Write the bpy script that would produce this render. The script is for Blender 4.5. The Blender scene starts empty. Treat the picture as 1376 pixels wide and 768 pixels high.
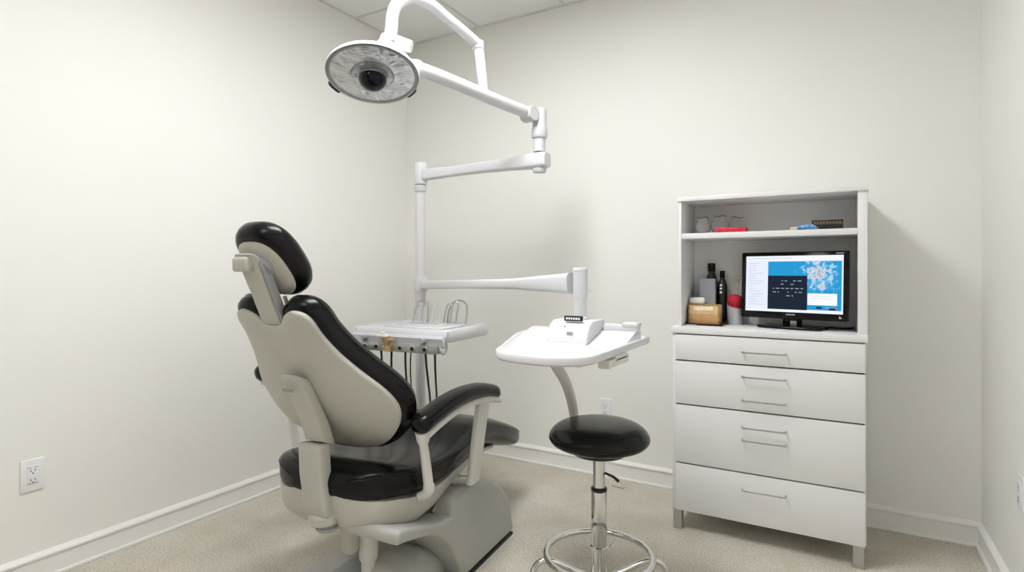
import bpy, bmesh, math, random
from mathutils import Vector, Matrix, Quaternion
random.seed(7)
C = bpy.context.scene.collection
SC = bpy.context.scene
PI = math.pi
V = Vector

# ------------------------------------------------------------------ materials
def mat(name, col, rough=.5, metal=0., spec=.5, noise=None, bump=None, trans=0., ior=1.45, emit=None, coat=0., alpha=1.):
    """noise=(scale, amount): colour variation; bump=(scale, strength, distance)"""
    m = bpy.data.materials.new(name); m.use_nodes = True
    nt = m.node_tree; b = nt.nodes['Principled BSDF']
    c4 = (*col, 1)
    b.inputs['Base Color'].default_value = c4
    b.inputs['Roughness'].default_value = rough
    b.inputs['Metallic'].default_value = metal
    b.inputs['Specular IOR Level'].default_value = spec
    b.inputs['Transmission Weight'].default_value = trans
    b.inputs['IOR'].default_value = ior
    b.inputs['Coat Weight'].default_value = coat
    b.inputs['Alpha'].default_value = alpha
    if emit:
        b.inputs['Emission Color'].default_value = (*emit[0], 1); b.inputs['Emission Strength'].default_value = emit[1]
    tc = nt.nodes.new('ShaderNodeTexCoord')
    if noise:
        n = nt.nodes.new('ShaderNodeTexNoise'); n.inputs['Scale'].default_value = noise[0]; n.inputs['Detail'].default_value = 6
        nt.links.new(tc.outputs['Object'], n.inputs['Vector'])
        r = nt.nodes.new('ShaderNodeValToRGB')
        a = noise[1]
        r.color_ramp.elements[0].position = .3; r.color_ramp.elements[1].position = .7
        r.color_ramp.elements[0].color = (*[max(0, x*(1-a)) for x in col], 1)
        r.color_ramp.elements[1].color = (*[min(1, x*(1+a)) for x in col], 1)
        nt.links.new(n.outputs['Fac'], r.inputs['Fac']); nt.links.new(r.outputs['Color'], b.inputs['Base Color'])
    if bump:
        n = nt.nodes.new('ShaderNodeTexNoise'); n.inputs['Scale'].default_value = bump[0]; n.inputs['Detail'].default_value = 5
        nt.links.new(tc.outputs['Object'], n.inputs['Vector'])
        bp = nt.nodes.new('ShaderNodeBump'); bp.inputs['Strength'].default_value = bump[1]; bp.inputs['Distance'].default_value = bump[2]
        nt.links.new(n.outputs['Fac'], bp.inputs['Height']); nt.links.new(bp.outputs['Normal'], b.inputs['Normal'])
    return m

M = {}
M['wall'] = mat('cream_wall_paint', (.86, .853, .816), .6, noise=(1.3, .012), bump=(160, .12, .002))
M['wallr'] = M['wall']
M['bar'] = mat('grey_ceiling_grid', (.68, .67, .645), .5, noise=(20, .02))
M['trim'] = mat('white_trim_paint', (.86, .855, .83), .38, bump=(40, .05, .001))
M['chairshell'] = mat('warm_grey_moulded_plastic', (.51, .50, .445), .38, noise=(3, .03), bump=(300, .04, .0006))
M['base'] = mat('grey_base_plastic', (.44, .44, .41), .42, noise=(4, .05), bump=(250, .05, .0006))
M['basefoot'] = mat('pale_grey_base_foot', (.50, .50, .47), .4, noise=(4, .05))
M['armrail'] = mat('off_white_enamel', (.72, .71, .67), .3, noise=(8, .02))
M['vinyl'] = mat('black_vinyl', (.006, .006, .0065),  .23, spec=.26, noise=(6, .25), bump=(220, .06, .0005))
M['white'] = mat('white_enamel', (.68, .685, .71), .28, noise=(7, .015), bump=(30, .03, .0006))
M['whitetray'] = mat('white_tray_plastic', (.69, .695, .72), .25, noise=(9, .012))
M['collar'] = mat('pale_grey_enamel', (.62, .63, .65), .32, noise=(9, .03))
M['laminate'] = mat('white_laminate', (.78, .78, .78), .35, noise=(2.5, .012))
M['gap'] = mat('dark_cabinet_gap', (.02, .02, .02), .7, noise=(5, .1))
M['chrome'] = mat('chrome', (.74, .74, .73), .05, 1., noise=(3, .03))
M['steel'] = mat('brushed_steel', (.50, .50, .49), .3, 1., noise=(40, .08))
M['alu'] = mat('aluminium_leg', (.50, .49, .46), .42, .7, noise=(30, .06))
M['railgrey'] = mat('dull_grey_rail', (.42, .42, .40), .35, .3, noise=(25, .12))
M['grey'] = mat('mid_grey_plastic', (.33, .34, .35), .4, noise=(9, .05))
M['black'] = mat('black_plastic', (.012, .012, .013), .3, noise=(9, .2))
M['gloss'] = mat('glossy_black_plastic', (.005, .005, .006), .12, spec=.25, noise=(9, .2))
M['rubber'] = mat('black_rubber', (.018, .018, .018), .55, noise=(9, .2))
M['plate'] = mat('white_outlet_plastic', (.84, .84, .85), .3, noise=(20, .01))
M['slot'] = mat('dark_outlet_slot', (.08, .08, .08), .6, noise=(20, .1))
M['lens'] = mat('dark_lens_glass', (.003, .005, .012), .06, spec=.3, noise=(30, .5))
M['glass'] = mat('clear_glass', (1., 1., 1.), .05, trans=.88, ior=1.08, bump=(8, .1, .002))
M['clear'] = mat('clear_acrylic', (.93, .94, .95), .05, trans=.9, ior=1.3, bump=(30, .1, .001))
M['wire'] = mat('dark_jar_wire', (.06, .06, .06), .4, .5, noise=(20, .2))
M['red'] = mat('red_card_box', (.62, .025, .06), .4, noise=(60, .18))
M['redcloth'] = mat('dark_red_fabric', (.42, .012, .03), .7, noise=(120, .35), bump=(150, .4, .002))
M['darkbox'] = mat('dark_card_box', (.018, .017, .02), .45, noise=(50, .4))
M['gold'] = mat('gold_print', (.42, .29, .10), .4, .3, noise=(150, .5))
M['brass'] = mat('tarnished_brass', (.62, .46, .24), .35, .7, noise=(50, .3))
M['ivory'] = mat('ivory_plastic', (.80, .76, .66), .4, noise=(40, .05))
M['amber'] = mat('amber_plastic', (.50, .30, .14), .4, noise=(40, .15))
M['wood'] = mat('tan_wood', (.52, .30, .12), .5, noise=(30, .12))
M['woodlight'] = mat('pale_tan_wood', (.72, .50, .26), .5, noise=(30, .1))
M['tissue'] = mat('white_tissue', (.85, .85, .84), .8, noise=(30, .03), bump=(60, .4, .003))
M['silver'] = mat('silver_cup_paint', (.50, .51, .53), .35, .3, noise=(15, .05))
M['greycard'] = mat('blue_grey_card', (.29, .31, .35), .45, noise=(15, .04))
M['blue'] = mat('blue_wrapper', (.16, .36, .66), .4, noise=(90, .6))
M['cream'] = mat('cream_paper', (.80, .72, .50), .6, noise=(60, .2))
M['scratch'] = mat('grey_wall_scratch', (.45, .43, .37), .7, noise=(60, .1))

def carpet():
    m = bpy.data.materials.new('beige_carpet'); m.use_nodes = True
    nt = m.node_tree; b = nt.nodes['Principled BSDF']; L = nt.links.new
    b.inputs['Roughness'].default_value = .95; b.inputs['Specular IOR Level'].default_value = .1
    tc = nt.nodes.new('ShaderNodeTexCoord')
    n1 = nt.nodes.new('ShaderNodeTexNoise'); n1.inputs['Scale'].default_value = 150; n1.inputs['Detail'].default_value = 4
    n2 = nt.nodes.new('ShaderNodeTexNoise'); n2.inputs['Scale'].default_value = 3.2; n2.inputs['Detail'].default_value = 7; n2.inputs['Roughness'].default_value = .65
    n3 = nt.nodes.new('ShaderNodeTexVoronoi'); n3.inputs['Scale'].default_value = 190
    for n in (n1, n2, n3): L(tc.outputs['Object'], n.inputs['Vector'])
    r1 = nt.nodes.new('ShaderNodeValToRGB'); r1.color_ramp.elements[0].position = .33; r1.color_ramp.elements[1].position = .68
    r1.color_ramp.elements[0].color = (.50, .465, .40, 1); r1.color_ramp.elements[1].color = (.80, .765, .69, 1)
    r2 = nt.nodes.new('ShaderNodeValToRGB'); r2.color_ramp.elements[0].position = .35; r2.color_ramp.elements[1].position = .62
    r2.color_ramp.elements[0].color = (.86, .84, .80, 1); r2.color_ramp.elements[1].color = (1, 1, 1, 1)
    L(n1.outputs['Fac'], r1.inputs['Fac']); L(n2.outputs['Fac'], r2.inputs['Fac'])
    mx = nt.nodes.new('ShaderNodeMixRGB'); mx.blend_type = 'MULTIPLY'; mx.inputs['Fac'].default_value = 1
    L(r1.outputs['Color'], mx.inputs['Color1']); L(r2.outputs['Color'], mx.inputs['Color2']); L(mx.outputs['Color'], b.inputs['Base Color'])
    ad = nt.nodes.new('ShaderNodeMath'); ad.operation = 'ADD'; L(n1.outputs['Fac'], ad.inputs[0]); L(n3.outputs['Distance'], ad.inputs[1])
    bp = nt.nodes.new('ShaderNodeBump'); bp.inputs['Strength'].default_value = .6; bp.inputs['Distance'].default_value = .004
    L(ad.outputs[0], bp.inputs['Height']); L(bp.outputs['Normal'], b.inputs['Normal'])
    return m
M['carpet'] = carpet()

def tiles():
    m = bpy.data.materials.new('ceiling_tile'); m.use_nodes = True
    nt = m.node_tree; b = nt.nodes['Principled BSDF']; L = nt.links.new
    b.inputs['Roughness'].default_value = .9
    tc = nt.nodes.new('ShaderNodeTexCoord')
    n = nt.nodes.new('ShaderNodeTexNoise'); n.inputs['Scale'].default_value = 90; n.inputs['Detail'].default_value = 5
    L(tc.outputs['Object'], n.inputs['Vector'])
    r = nt.nodes.new('ShaderNodeValToRGB'); r.color_ramp.elements[0].position = .3; r.color_ramp.elements[1].position = .6
    r.color_ramp.elements[0].color = (.78, .775, .76, 1); r.color_ramp.elements[1].color = (.85, .845, .83, 1)
    L(n.outputs['Fac'], r.inputs['Fac']); L(r.outputs['Color'], b.inputs['Base Color'])
    bp = nt.nodes.new('ShaderNodeBump'); bp.inputs['Strength'].default_value = .3; bp.inputs['Distance'].default_value = .003
    L(n.outputs['Fac'], bp.inputs['Height']); L(bp.outputs['Normal'], b.inputs['Normal'])
    return m
M['tile'] = tiles()

def reflector():
    m = mat('faceted_reflector', (.84, .86, .89), .16, .8)
    nt = m.node_tree; b = nt.nodes['Principled BSDF']; L = nt.links.new
    tc = nt.nodes.new('ShaderNodeTexCoord')
    n = nt.nodes.new('ShaderNodeTexNoise'); n.inputs['Scale'].default_value = 14; n.inputs['Detail'].default_value = 3; n.inputs['Distortion'].default_value = 2.5
    v = nt.nodes.new('ShaderNodeTexVoronoi'); v.inputs['Scale'].default_value = 20
    L(tc.outputs['Object'], n.inputs['Vector']); L(tc.outputs['Object'], v.inputs['Vector'])
    ad = nt.nodes.new('ShaderNodeMath'); ad.operation = 'ADD'; L(n.outputs['Fac'], ad.inputs[0]); L(v.outputs['Distance'], ad.inputs[1])
    bp = nt.nodes.new('ShaderNodeBump'); bp.inputs['Strength'].default_value = .25; bp.inputs['Distance'].default_value = .02
    L(ad.outputs[0], bp.inputs['Height']); L(bp.outputs['Normal'], b.inputs['Normal'])
    return m
M['reflector'] = reflector()

def emis(name, col, s):
    m = bpy.data.materials.new(name); m.use_nodes = True; nt = m.node_tree
    nt.nodes.remove(nt.nodes['Principled BSDF'])
    e = nt.nodes.new('ShaderNodeEmission'); e.inputs['Color'].default_value = (*col, 1); e.inputs['Strength'].default_value = s
    nt.links.new(e.outputs[0], nt.nodes['Material Output'].inputs[0]); return m
SE = .78
M['s_page'] = emis('screen_page', (.74, .78, .90), SE)
M['s_bar'] = emis('screen_bar', (.82, .84, .90), SE)
M['s_line'] = emis('screen_text', (.50, .55, .66), SE)
M['s_dark'] = emis('screen_dark_panel', (.014, .022, .038), SE)
M['s_text'] = emis('screen_light_text', (.34, .38, .44), SE)
M['s_white'] = emis('screen_card', (.88, .91, .95), SE)
M['s_ink'] = emis('screen_ink', (.02, .03, .05), SE)
M['s_mark'] = emis('panel_mark', (.5, .5, .5), .6)
def splash():
    m = emis('screen_water', (.02, .30, .62), SE); nt = m.node_tree; L = nt.links.new
    e = [n for n in nt.nodes if n.type == 'EMISSION'][0]
    tc = nt.nodes.new('ShaderNodeTexCoord')
    n = nt.nodes.new('ShaderNodeTexNoise'); n.inputs['Scale'].default_value = 55; n.inputs['Detail'].default_value = 8; n.inputs['Roughness'].default_value = .75
    L(tc.outputs['Object'], n.inputs['Vector'])
    # splash is densest around one spot of the picture on the screen
    d = nt.nodes.new('ShaderNodeVectorMath'); d.operation = 'DISTANCE'; d.inputs[1].default_value = (.100, -.0131, .045)
    L(tc.outputs['Object'], d.inputs[0])
    mr = nt.nodes.new('ShaderNodeMapRange'); mr.inputs['From Min'].default_value = .0; mr.inputs['From Max'].default_value = .12
    mr.inputs['To Min'].default_value = .18; mr.inputs['To Max'].default_value = -.16
    L(d.outputs['Value'], mr.inputs['Value'])
    ad = nt.nodes.new('ShaderNodeMath'); ad.operation = 'ADD'; L(n.outputs['Fac'], ad.inputs[0]); L(mr.outputs['Result'], ad.inputs[1])
    r = nt.nodes.new('ShaderNodeValToRGB'); cr = r.color_ramp
    cr.elements[0].position = .46; cr.elements[0].color = (.02, .30, .60, 1)
    cr.elements[1].position = .62; cr.elements[1].color = (.62, .74, .85, 1)
    x = cr.elements.new(.52); x.color = (.06, .36, .66, 1)
    x = cr.elements.new(.70); x.color = (.40, .33, .33, 1)
    L(ad.outputs[0], r.inputs['Fac']); L(r.outputs['Color'], e.inputs['Color'])
    return m
M['s_splash'] = splash()

# ------------------------------------------------------------------ mesh helpers
def catmull(pts, n=8, closed=False):
    P = [V(p) for p in pts]; out = []
    N = len(P); segs = N if closed else N-1
    for i in range(segs):
        if closed: p0, p1, p2, p3 = P[(i-1) % N], P[i], P[(i+1) % N], P[(i+2) % N]
        else: p0, p1, p2, p3 = P[max(i-1, 0)], P[i], P[i+1], P[min(i+2, N-1)]
        for k in range(n):
            t = k/n
            out.append(.5*((2*p1)+(-p0+p2)*t+(2*p0-5*p1+4*p2-p3)*t*t+(-p0+3*p1-3*p2+p3)*t**3))
    if not closed: out.append(P[-1])
    return out

def lerp_table(tab, x):
    if x <= tab[0][0]: return tab[0][1:]
    for a, b in zip(tab, tab[1:]):
        if x <= b[0]:
            t = (x-a[0])/(b[0]-a[0]); return tuple(p+(q-p)*t for p, q in zip(a[1:], b[1:]))
    return tab[-1][1:]

def onormals(o):
    n = len(o); r = []
    for i in range(n):
        a, b = V((*o[i-1], 0)), V((*o[(i+1) % n], 0)); t = (b-a).normalized(); r.append((t.y, -t.x))
    return r

class MB:
    def __init__(s): s.bm = bmesh.new(); s.mats = []; s.mi = 0
    def use(s, key):
        if key not in s.mats: s.mats.append(key)
        s.mi = s.mats.index(key); return s
    def face(s, vs):
        try: f = s.bm.faces.new(vs)
        except ValueError: return
        f.material_index = s.mi
    def merge(s, bm2, mx=None):
        mp = {}
        for v in bm2.verts: mp[v] = s.bm.verts.new(mx @ v.co if mx else v.co)
        for f in bm2.faces: s.face([mp[v] for v in f.verts])
        bm2.free(); return s
    def box(s, lo, hi, bev=.004, seg=2, mx=None):
        b = bmesh.new()
        r = bmesh.ops.create_cube(b, size=1)
        lo, hi = V(lo), V(hi)
        for v in b.verts: v.co = V([(lo[i]+hi[i])/2+v.co[i]*(hi[i]-lo[i]) for i in range(3)])
        if bev > 0:
            bev = min(bev, .49*min(hi[i]-lo[i] for i in range(3)))
            bmesh.ops.bevel(b, geom=list(b.edges), offset=bev, segments=seg, profile=.5, affect='EDGES')
        return s.merge(b, mx)
    def loft(s, rings, caps=True, closed_path=False):
        R = [[s.bm.verts.new(p) for p in r] for r in rings]
        n = len(R[0]); m = len(R)
        for i in range(m if closed_path else m-1):
            a, b = R[i], R[(i+1) % m]
            for j in range(n): s.face([a[j], a[(j+1) % n], b[(j+1) % n], b[j]])
        if caps and not closed_path:
            s.face(list(reversed(R[0]))); s.face(R[-1])
        return s
    def tube(s, pts, r, seg=14, closed=False, caps=True, flat=1.):
        pts = [V(p) for p in pts]; n = len(pts)
        rad = r if isinstance(r, (list, tuple)) else [r]*n
        rings = []; up = None
        for i, p in enumerate(pts):
            if closed: t = (pts[(i+1) % n]-pts[i-1]).normalized()
            else: t = (pts[min(i+1, n-1)]-pts[max(i-1, 0)]).normalized()
            if up is None:
                up = V((0, 0, 1)) if abs(t.z) < .9 else V((0, 1, 0))
            x = up.cross(t).normalized(); up = t.cross(x).normalized()
            rings.append([p+(x*math.cos(a)*flat+up*math.sin(a))*rad[i] for a in [2*PI*k/seg for k in range(seg)]])
        return s.loft(rings, caps, closed)
    def lathe(s, prof, mx=None, seg=40):
        mx = mx or Matrix(); rings = []
        for r, z in prof:
            r = max(r, .0003)
            rings.append([mx @ V((r*math.cos(2*PI*k/seg), r*math.sin(2*PI*k/seg), z)) for k in range(seg)])
        return s.loft(rings, True)
    def prism(s, poly, fn, lo, hi, bev=.0, seg=2):
        """poly: 2-D outline; fn(a,b,h)->3-D; extruded h from lo to hi; bevelled rims"""
        b = bmesh.new()
        A = [b.verts.new(fn(p[0], p[1], lo)) for p in poly]; B = [b.verts.new(fn(p[0], p[1], hi)) for p in poly]
        n = len(poly)
        fa = b.faces.new(list(reversed(A))); fb = b.faces.new(B)
        for j in range(n): b.faces.new([A[j], A[(j+1) % n], B[(j+1) % n], B[j]])
        bmesh.ops.recalc_face_normals(b, faces=b.faces)
        if bev > 0:
            ed = list(set(fa.edges) | set(fb.edges))
            bmesh.ops.bevel(b, geom=ed, offset=bev, segments=seg, profile=.5, affect='EDGES')
        return s.merge(b)
    def slab(s, out, fn, lo, hi, bev=.01):
        """extruded outline (may be concave) with rounded rims; caps ear-clipped"""
        nr = onormals(out)
        A = sum(p[0]*q[1]-q[0]*p[1] for p, q in zip(out, out[1:]+out[:1]))
        sg = 1 if A > 0 else -1
        st = [(-bev*(1-math.sin(t)), bev*(1-math.cos(t))) for t in (0, PI/8, PI/4, 3*PI/8, PI/2)]
        lay = [(f, lo+d) for f, d in st]+[(f, hi-d) for f, d in reversed(st)]
        b = bmesh.new(); R = [[b.verts.new(fn(o[0]+n[0]*f*sg, o[1]+n[1]*f*sg, h)) for o, n in zip(out, nr)] for f, h in lay]
        k = len(out)
        for p, q in zip(R, R[1:]):
            for j in range(k): b.faces.new([p[j], p[(j+1) % k], q[(j+1) % k], q[j]])
        caps = [b.faces.new(list(reversed(R[0]))), b.faces.new(R[-1])]
        bmesh.ops.triangulate(b, faces=caps, ngon_method='EAR_CLIP')
        return s.merge(b)
    def build(s, name, key=None, parent=None, angle=35, sub=0):
        bmesh.ops.recalc_face_normals(s.bm, faces=s.bm.faces)
        me = bpy.data.meshes.new(name); s.bm.to_mesh(me); s.bm.free()
        for k in ([key] if key else s.mats): me.materials.append(M[k])
        if key:
            for p in me.polygons: p.material_index = 0
        me.polygons.foreach_set('use_smooth', [True]*len(me.polygons))
        me.set_sharp_from_angle(angle=math.radians(angle))
        o = bpy.data.objects.new(name, me); C.objects.link(o)
        if parent: o.parent = parent
        if sub:
            md = o.modifiers.new('sub', 'SUBSURF'); md.levels = sub; md.render_levels = sub
        return o

def tag(o, label, cat, group=None):
    o['label'] = label; o['category'] = cat
    if group: o['group'] = group
    return o
def thing(name, label, cat, loc=(0, 0, 0), rz=0, group=None):
    o = bpy.data.objects.new(name, None); C.objects.link(o); o.empty_display_size = .05
    o.location = loc; o.rotation_euler = (0, 0, rz); return tag(o, label, cat, group)
def struct(o): o['kind'] = 'structure'; return o
def part_label(o, l): o['label'] = l; return o
def copy_tree(o, parent=None):
    c = o.copy(); C.objects.link(c)
    if parent: c.parent = parent
    for ch in list(o.children): copy_tree(ch, c)
    return c
def frame(z, x=None):
    z = V(z).normalized(); x = V(x) if x else V((1, 0, 0))
    y = z.cross(x).normalized(); x = y.cross(z)
    return Matrix((x, y, z)).transposed().to_4x4()
def at(p, m=None): return Matrix.Translation(V(p)) @ (m or Matrix())
def rring(cx, cy, hx, hy, e=3., n=40, fn=None):
    out = []
    for k in range(n):
        a = 2*PI*k/n; c, s_ = math.cos(a), math.sin(a)
        out.append(fn(cx+hx*math.copysign(abs(c)**(2/e), c), cy+hy*math.copysign(abs(s_)**(2/e), s_)))
    return out

# ------------------------------------------------------------------ room
XL, XR, YB, YF, ZC = -2.60, .51, 3.05, -1.6, 2.71
struct(MB().box((XL-.1, YF-.1, -.1), (XR+.1, YB+.1, 0), 0).build('floor', 'carpet'))
struct(MB().box((XL-.1, YF, 0), (XL, YB, ZC), 0).build('wall_left', 'wall'))
struct(MB().box((XR, YF, 0), (XR+.1, YB, ZC), 0).build('wall_right', 'wall'))
struct(MB().box((XL-.1, YB, 0), (XR+.1, YB+.1, ZC), 0).build('wall_back', 'wall'))
m = MB(); m.box((XL-.1, YF-.1, 0), (-1.75, YF, ZC), 0); m.box((-.55, YF-.1, 0), (XR+.1, YF, ZC), 0); m.box((-1.75, YF-.1, 2.12), (-.55, YF, ZC), 0)
struct(m.build('wall_front', 'wall'))
# unseen dark double doors behind the viewer, added for the chrome to reflect
M['added_door'] = mat('added_dark_door', (.035, .026, .02), .4, noise=(6, .3))
for dn, (xa, xb) in (('added_door_1', (-1.745, -1.152)), ('added_door_2', (-1.148, -.555))):
    m = MB(); m.box((xa, YF-.06, .006), (xb, YF-.02, 2.115), .003)
    m.box((xa+.1, YF-.022, .2), (xb-.1, YF-.012, .95), .006); m.box((xa+.1, YF-.022, 1.1), (xb-.1, YF-.012, 1.95), .006)
    struct(m.build(dn, 'added_door'))
m = MB()
for lo, hi in (((-1.83, YF, 0), (-1.75, YF+.015, 2.2)), ((-.55, YF, 0), (-.47, YF+.015, 2.2)), ((-1.75, YF, 2.12), (-.55, YF+.015, 2.2))): m.box(lo, hi, .003)
struct(m.build('added_casing', 'trim'))  # casing around the added doors, unseen as well
m = MB(); m.use('tile').box((XL-.1, YF-.1, ZC), (XR+.1, YB+.1, ZC+.1), 0)
m.use('bar')
gx = [-2.0, -1.4, -.8, -.2, .4]; gy = [2.556, 1.956, .756, .156, -1.044]
for x in gx: m.box((x-.009, YF, ZC-.004), (x+.009, YB, ZC+.002), .001, 1)
for y in gy: m.box((XL, y-.009, ZC-.0045), (XR, y+.009, ZC+.002), .001, 1)
m.box((XL, YB-.02, ZC-.005), (XR, YB, ZC+.002), .001, 1); m.box((XL, YF, ZC-.005), (XL+.02, YB, ZC+.002), .001, 1)
m.box((XR-.02, YF, ZC-.005), (XR, YB, ZC+.002), .001, 1)
struct(m.build('ceiling'))

BBP = [(0, 0), (.022, 0), (.024, .006), (.022, .012), (.013, .014), (.013, .078), (.019, .083), (.019, .090), (.012, .098), (.004, .103), (0, .103)]
def baseboard(name, a, b, nrm):
    a, b, n = V(a), V(b), V(nrm)
    mb = MB(); mb.loft([[p+n*q[0]+V((0, 0, q[1])) for q in BBP] for p in (a, b)])
    return struct(mb.build(name, 'trim', angle=20))
baseboard('baseboard_left', (XL, YF, 0), (XL, YB, 0), (1, 0, 0))
baseboard('baseboard_back', (XL, YB, 0), (XR, YB, 0), (0, -1, 0))
baseboard('baseboard_right', (XR, YF, 0), (XR, YB, 0), (-1, 0, 0))

# ceiling lights (the lamps that light this room; they sit above and behind the viewer)
def ceiling_light(x0, y0, x1, y1, s, label):
    t = thing('ceiling_light', label, 'ceiling light', ((x0+x1)/2, (y0+y1)/2, ZC-.03), 0, 'recessed ceiling lights')
    hx, hy = (x1-x0)/2-.014, (y1-y0)/2-.014
    f = MB()
    for lo, hi in (((-hx, -hy, 0), (-hx+.03, hy, .025)), ((hx-.03, -hy, 0), (hx, hy, .025)), ((-hx+.03, -hy, 0), (hx-.03, -hy+.03, .025)), ((-hx+.03, hy-.03, 0), (hx-.03, hy, .025))):
        f.box(lo, hi, .002)
    f.build('frame', 'trim', t)
    k = 'light_%d' % len(bpy.data.materials); M[k] = emis('ceiling_light_diffuser', (.985, .99, 1.), s)
    MB().box((-hx+.03, -hy+.03, .010), (hx-.03, hy-.03, .014), 0).build('diffuser', k, t)
LS = 17.
ceiling_light(-1.4, .756, -.8, 1.956, LS, 'white framed ceiling light panel above the dental chair, nearest the lamp arm')
ceiling_light(-1.4, -1.644+.6, -.8, .156, LS*.33, 'white framed ceiling light panel farthest from the cabinet, away from the lamp arm')

# ------------------------------------------------------------------ outlets
def outlet(loc, rz, label, w=.073, h=.118):
    t = thing('wall_outlet', label, 'outlet', loc, rz)      # local -y faces the room
    MB().box((-w/2, -.007, -h/2), (w/2, 0, h/2), .004, 3).build('cover_plate', 'plate', t)
    s = MB().box((-.017, -.0095, -.034), (.017, -.0065, .034), .0012).build('socket_insert', 'plate', t)
    d = MB()
    for zz in (.017, -.017):
        d.box((-.0075, -.0101, zz-.004), (-.0055, -.009, zz+.005), 0); d.box((.0055, -.0101, zz-.003), (.0075, -.009, zz+.005), 0)
        d.lathe([(.0, -.0004), (.0026, -.0004), (.0026, .0007), (0, .0007)], at((0, -.0096, zz-.0095), frame((0, -1, 0))), 12)
    d.box((-.0155, -.0099, .028), (-.0045, -.009, .0295), 0); d.box((.0045, -.0099, .028), (.0155, -.009, .0295), 0)
    d.box((-.0155, -.0099, -.0295), (-.0045, -.009, -.028), 0); d.box((.0045, -.0099, -.0295), (.0155, -.009, -.028), 0)
    d.build('socket_slots', 'slot', s)
    return t
outlet((XL, .941, .398), PI/2, 'white wall outlet low on the left wall in front of the dental chair back')
outlet((-1.15, YB, .378), 0, 'white wall outlet on the back wall, half hidden behind the black stool seat')
outlet((XR, 2.435, .43), -PI/2, 'white wall outlet on the right wall past the drawer cabinet')

# ------------------------------------------------------------------ dental chair  (local: +y towards the foot end, +x to its right side)
chair = thing('dental_chair', 'black vinyl and warm grey dental treatment chair seen from behind, beside the left wall', 'dental chair', (-1.5, 1.3, 0), math.radians(5))

def yz(x0): return lambda a, b, h: V((x0+h, a, b))
# base cover: hump in front, arm running back and up, arch underneath
hump = catmull([(.845, .010), (.85, .06), (.84, .11), (.805, .18), (.745, .24), (.68, .285), (.62, .312), (.55, .325), (.47, .328), (.39, .326), (.362, .315), (.348, .292), (.338, .26), (.336, .20), (.352, .142), (.385, .09), (.41, .04), (.42, .010)], 3)
MB().slab([(p.x, p.y) for p in hump], yz(0.05), -.27, .275, .020).build('base_cover', 'base', chair, angle=40)
armp = catmull([(.40, .268), (.30, .276), (.24, .287), (.14, .318), (.05, .344), (.025, .345), (.015, .330), (.02, .305), (.05, .298), (.14, .277), (.23, .247), (.31, .192), (.355, .145), (.42, .14), (.44, .20)], 3)
MB().slab([(p.x, p.y) for p in armp], yz(0.05), .06, .272, .014).build('lift_arm', 'base', chair, angle=40)
# low foot of the base, domed, inside the arch
def foot_ring(y, hw, top):
    return [V((.13+hw*.62*math.copysign(abs(math.cos(a))**.55, math.cos(a)), y, .013+math.sin(a)**.8*(top-.012))) for a in [PI*k/16 for k in range(17)]]
tab = [(.155, .15, .02), (.17, .17, .06), (.20, .19, .105), (.25, .20, .138), (.32, .20, .143), (.38, .19, .118), (.44, .18, .07), (.48, .17, .02)]
m = MB(); m.loft([foot_ring(.155+.325*i/24, *lerp_table(tab, .155+.325*i/24)) for i in range(25)]); m.build('base_foot', 'base', chair, angle=50)
plate = [(p.x, p.y) for p in catmull([(-.255, .20), (-.20, .10), (.05, .08), (.24, .10), (.29, .20), (.30, .5), (.30, .76), (.25, .80), (.05, .82), (-.16, .80), (-.20, .76), (-.24, .5)], 5, True)]
MB().prism(plate, lambda a, b, h: V((a, b, h)), 0, .022, .008, 3).build('base_plate', 'basefoot', chair)
m = MB(); m.box((-.218, .425, .0), (.327, .843, .012), .001); m.build('base_gasket', 'rubber', chair)
MB().box((-.13, .13, .020), (.27, .42, .030), .003).build('base_shade_plate', 'grey', chair)  # dark plate stands in for the shade in the void under the arch
# lift column and tie bar under the seat
m = MB(); m.lathe([(0, .125), (.031, .125), (.033, .13), (.033, .30), (0, .30)], at((.055, .205, 0))); m.lathe([(0, .02), (.026, .02), (.026, .128), (0, .128)], at((.055, .205, 0)))
m.build('lift_column', 'armrail', chair)
m = MB(); m.box((-.005, .125, .165), (.045, .17, .33), .012); m.build('tie_bar', 'chairshell', chair)
m = MB(); m.box((-.0, .30, .262), (.23, .46, .275), .004); m.tube([(.24, .33, .275), (.245, .40, .315), (.2, .50, .325)], .010); m.tube([(.235, .42, .27), (.24, .50, .34), (.2, .55, .35)], .012); m.box((.10, .34, .27), (.19, .56, .36), .006)
m.build('lift_linkage', 'steel', chair)

# seat cushion
seat_tab = [(-.028, .09, .478, .470, .445), (-.015, .135, .50, .485, .425), (.005, .18, .513, .492, .415), (.035, .215, .521, .494, .410), (.075, .243, .523, .492, .406), (.13, .264, .518, .483, .398), (.2, .274, .506, .470, .388), (.32, .280, .492, .458, .382),
            (.45, .280, .49, .455, .384), (.58, .268, .505, .470, .39), (.68, .260, .520, .488, .392), (.76, .254, .518, .488, .385), (.86, .248, .495, .462, .362), (.97, .242, .456, .424, .330), (1.07, .232, .418, .388, .302),
            (1.14, .22, .39, .362, .284), (1.19, .20, .365, .343, .277), (1.22, .165, .342, .330, .282), (1.232, .12, .325, .32, .297)]
def smooth_tab(tab, n):
    P = catmull([V(t[:3]) for t in tab], n); Q = catmull([V((t[0], t[3], t[4])) for t in tab], n)
    return [(p.x, p.y, p.z, q.y, q.z) for p, q in zip(P, Q)]
ST = smooth_tab(seat_tab, 3)
def shift(y): return .020*max(0, min(1, (.45-y)/.3))
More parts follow.
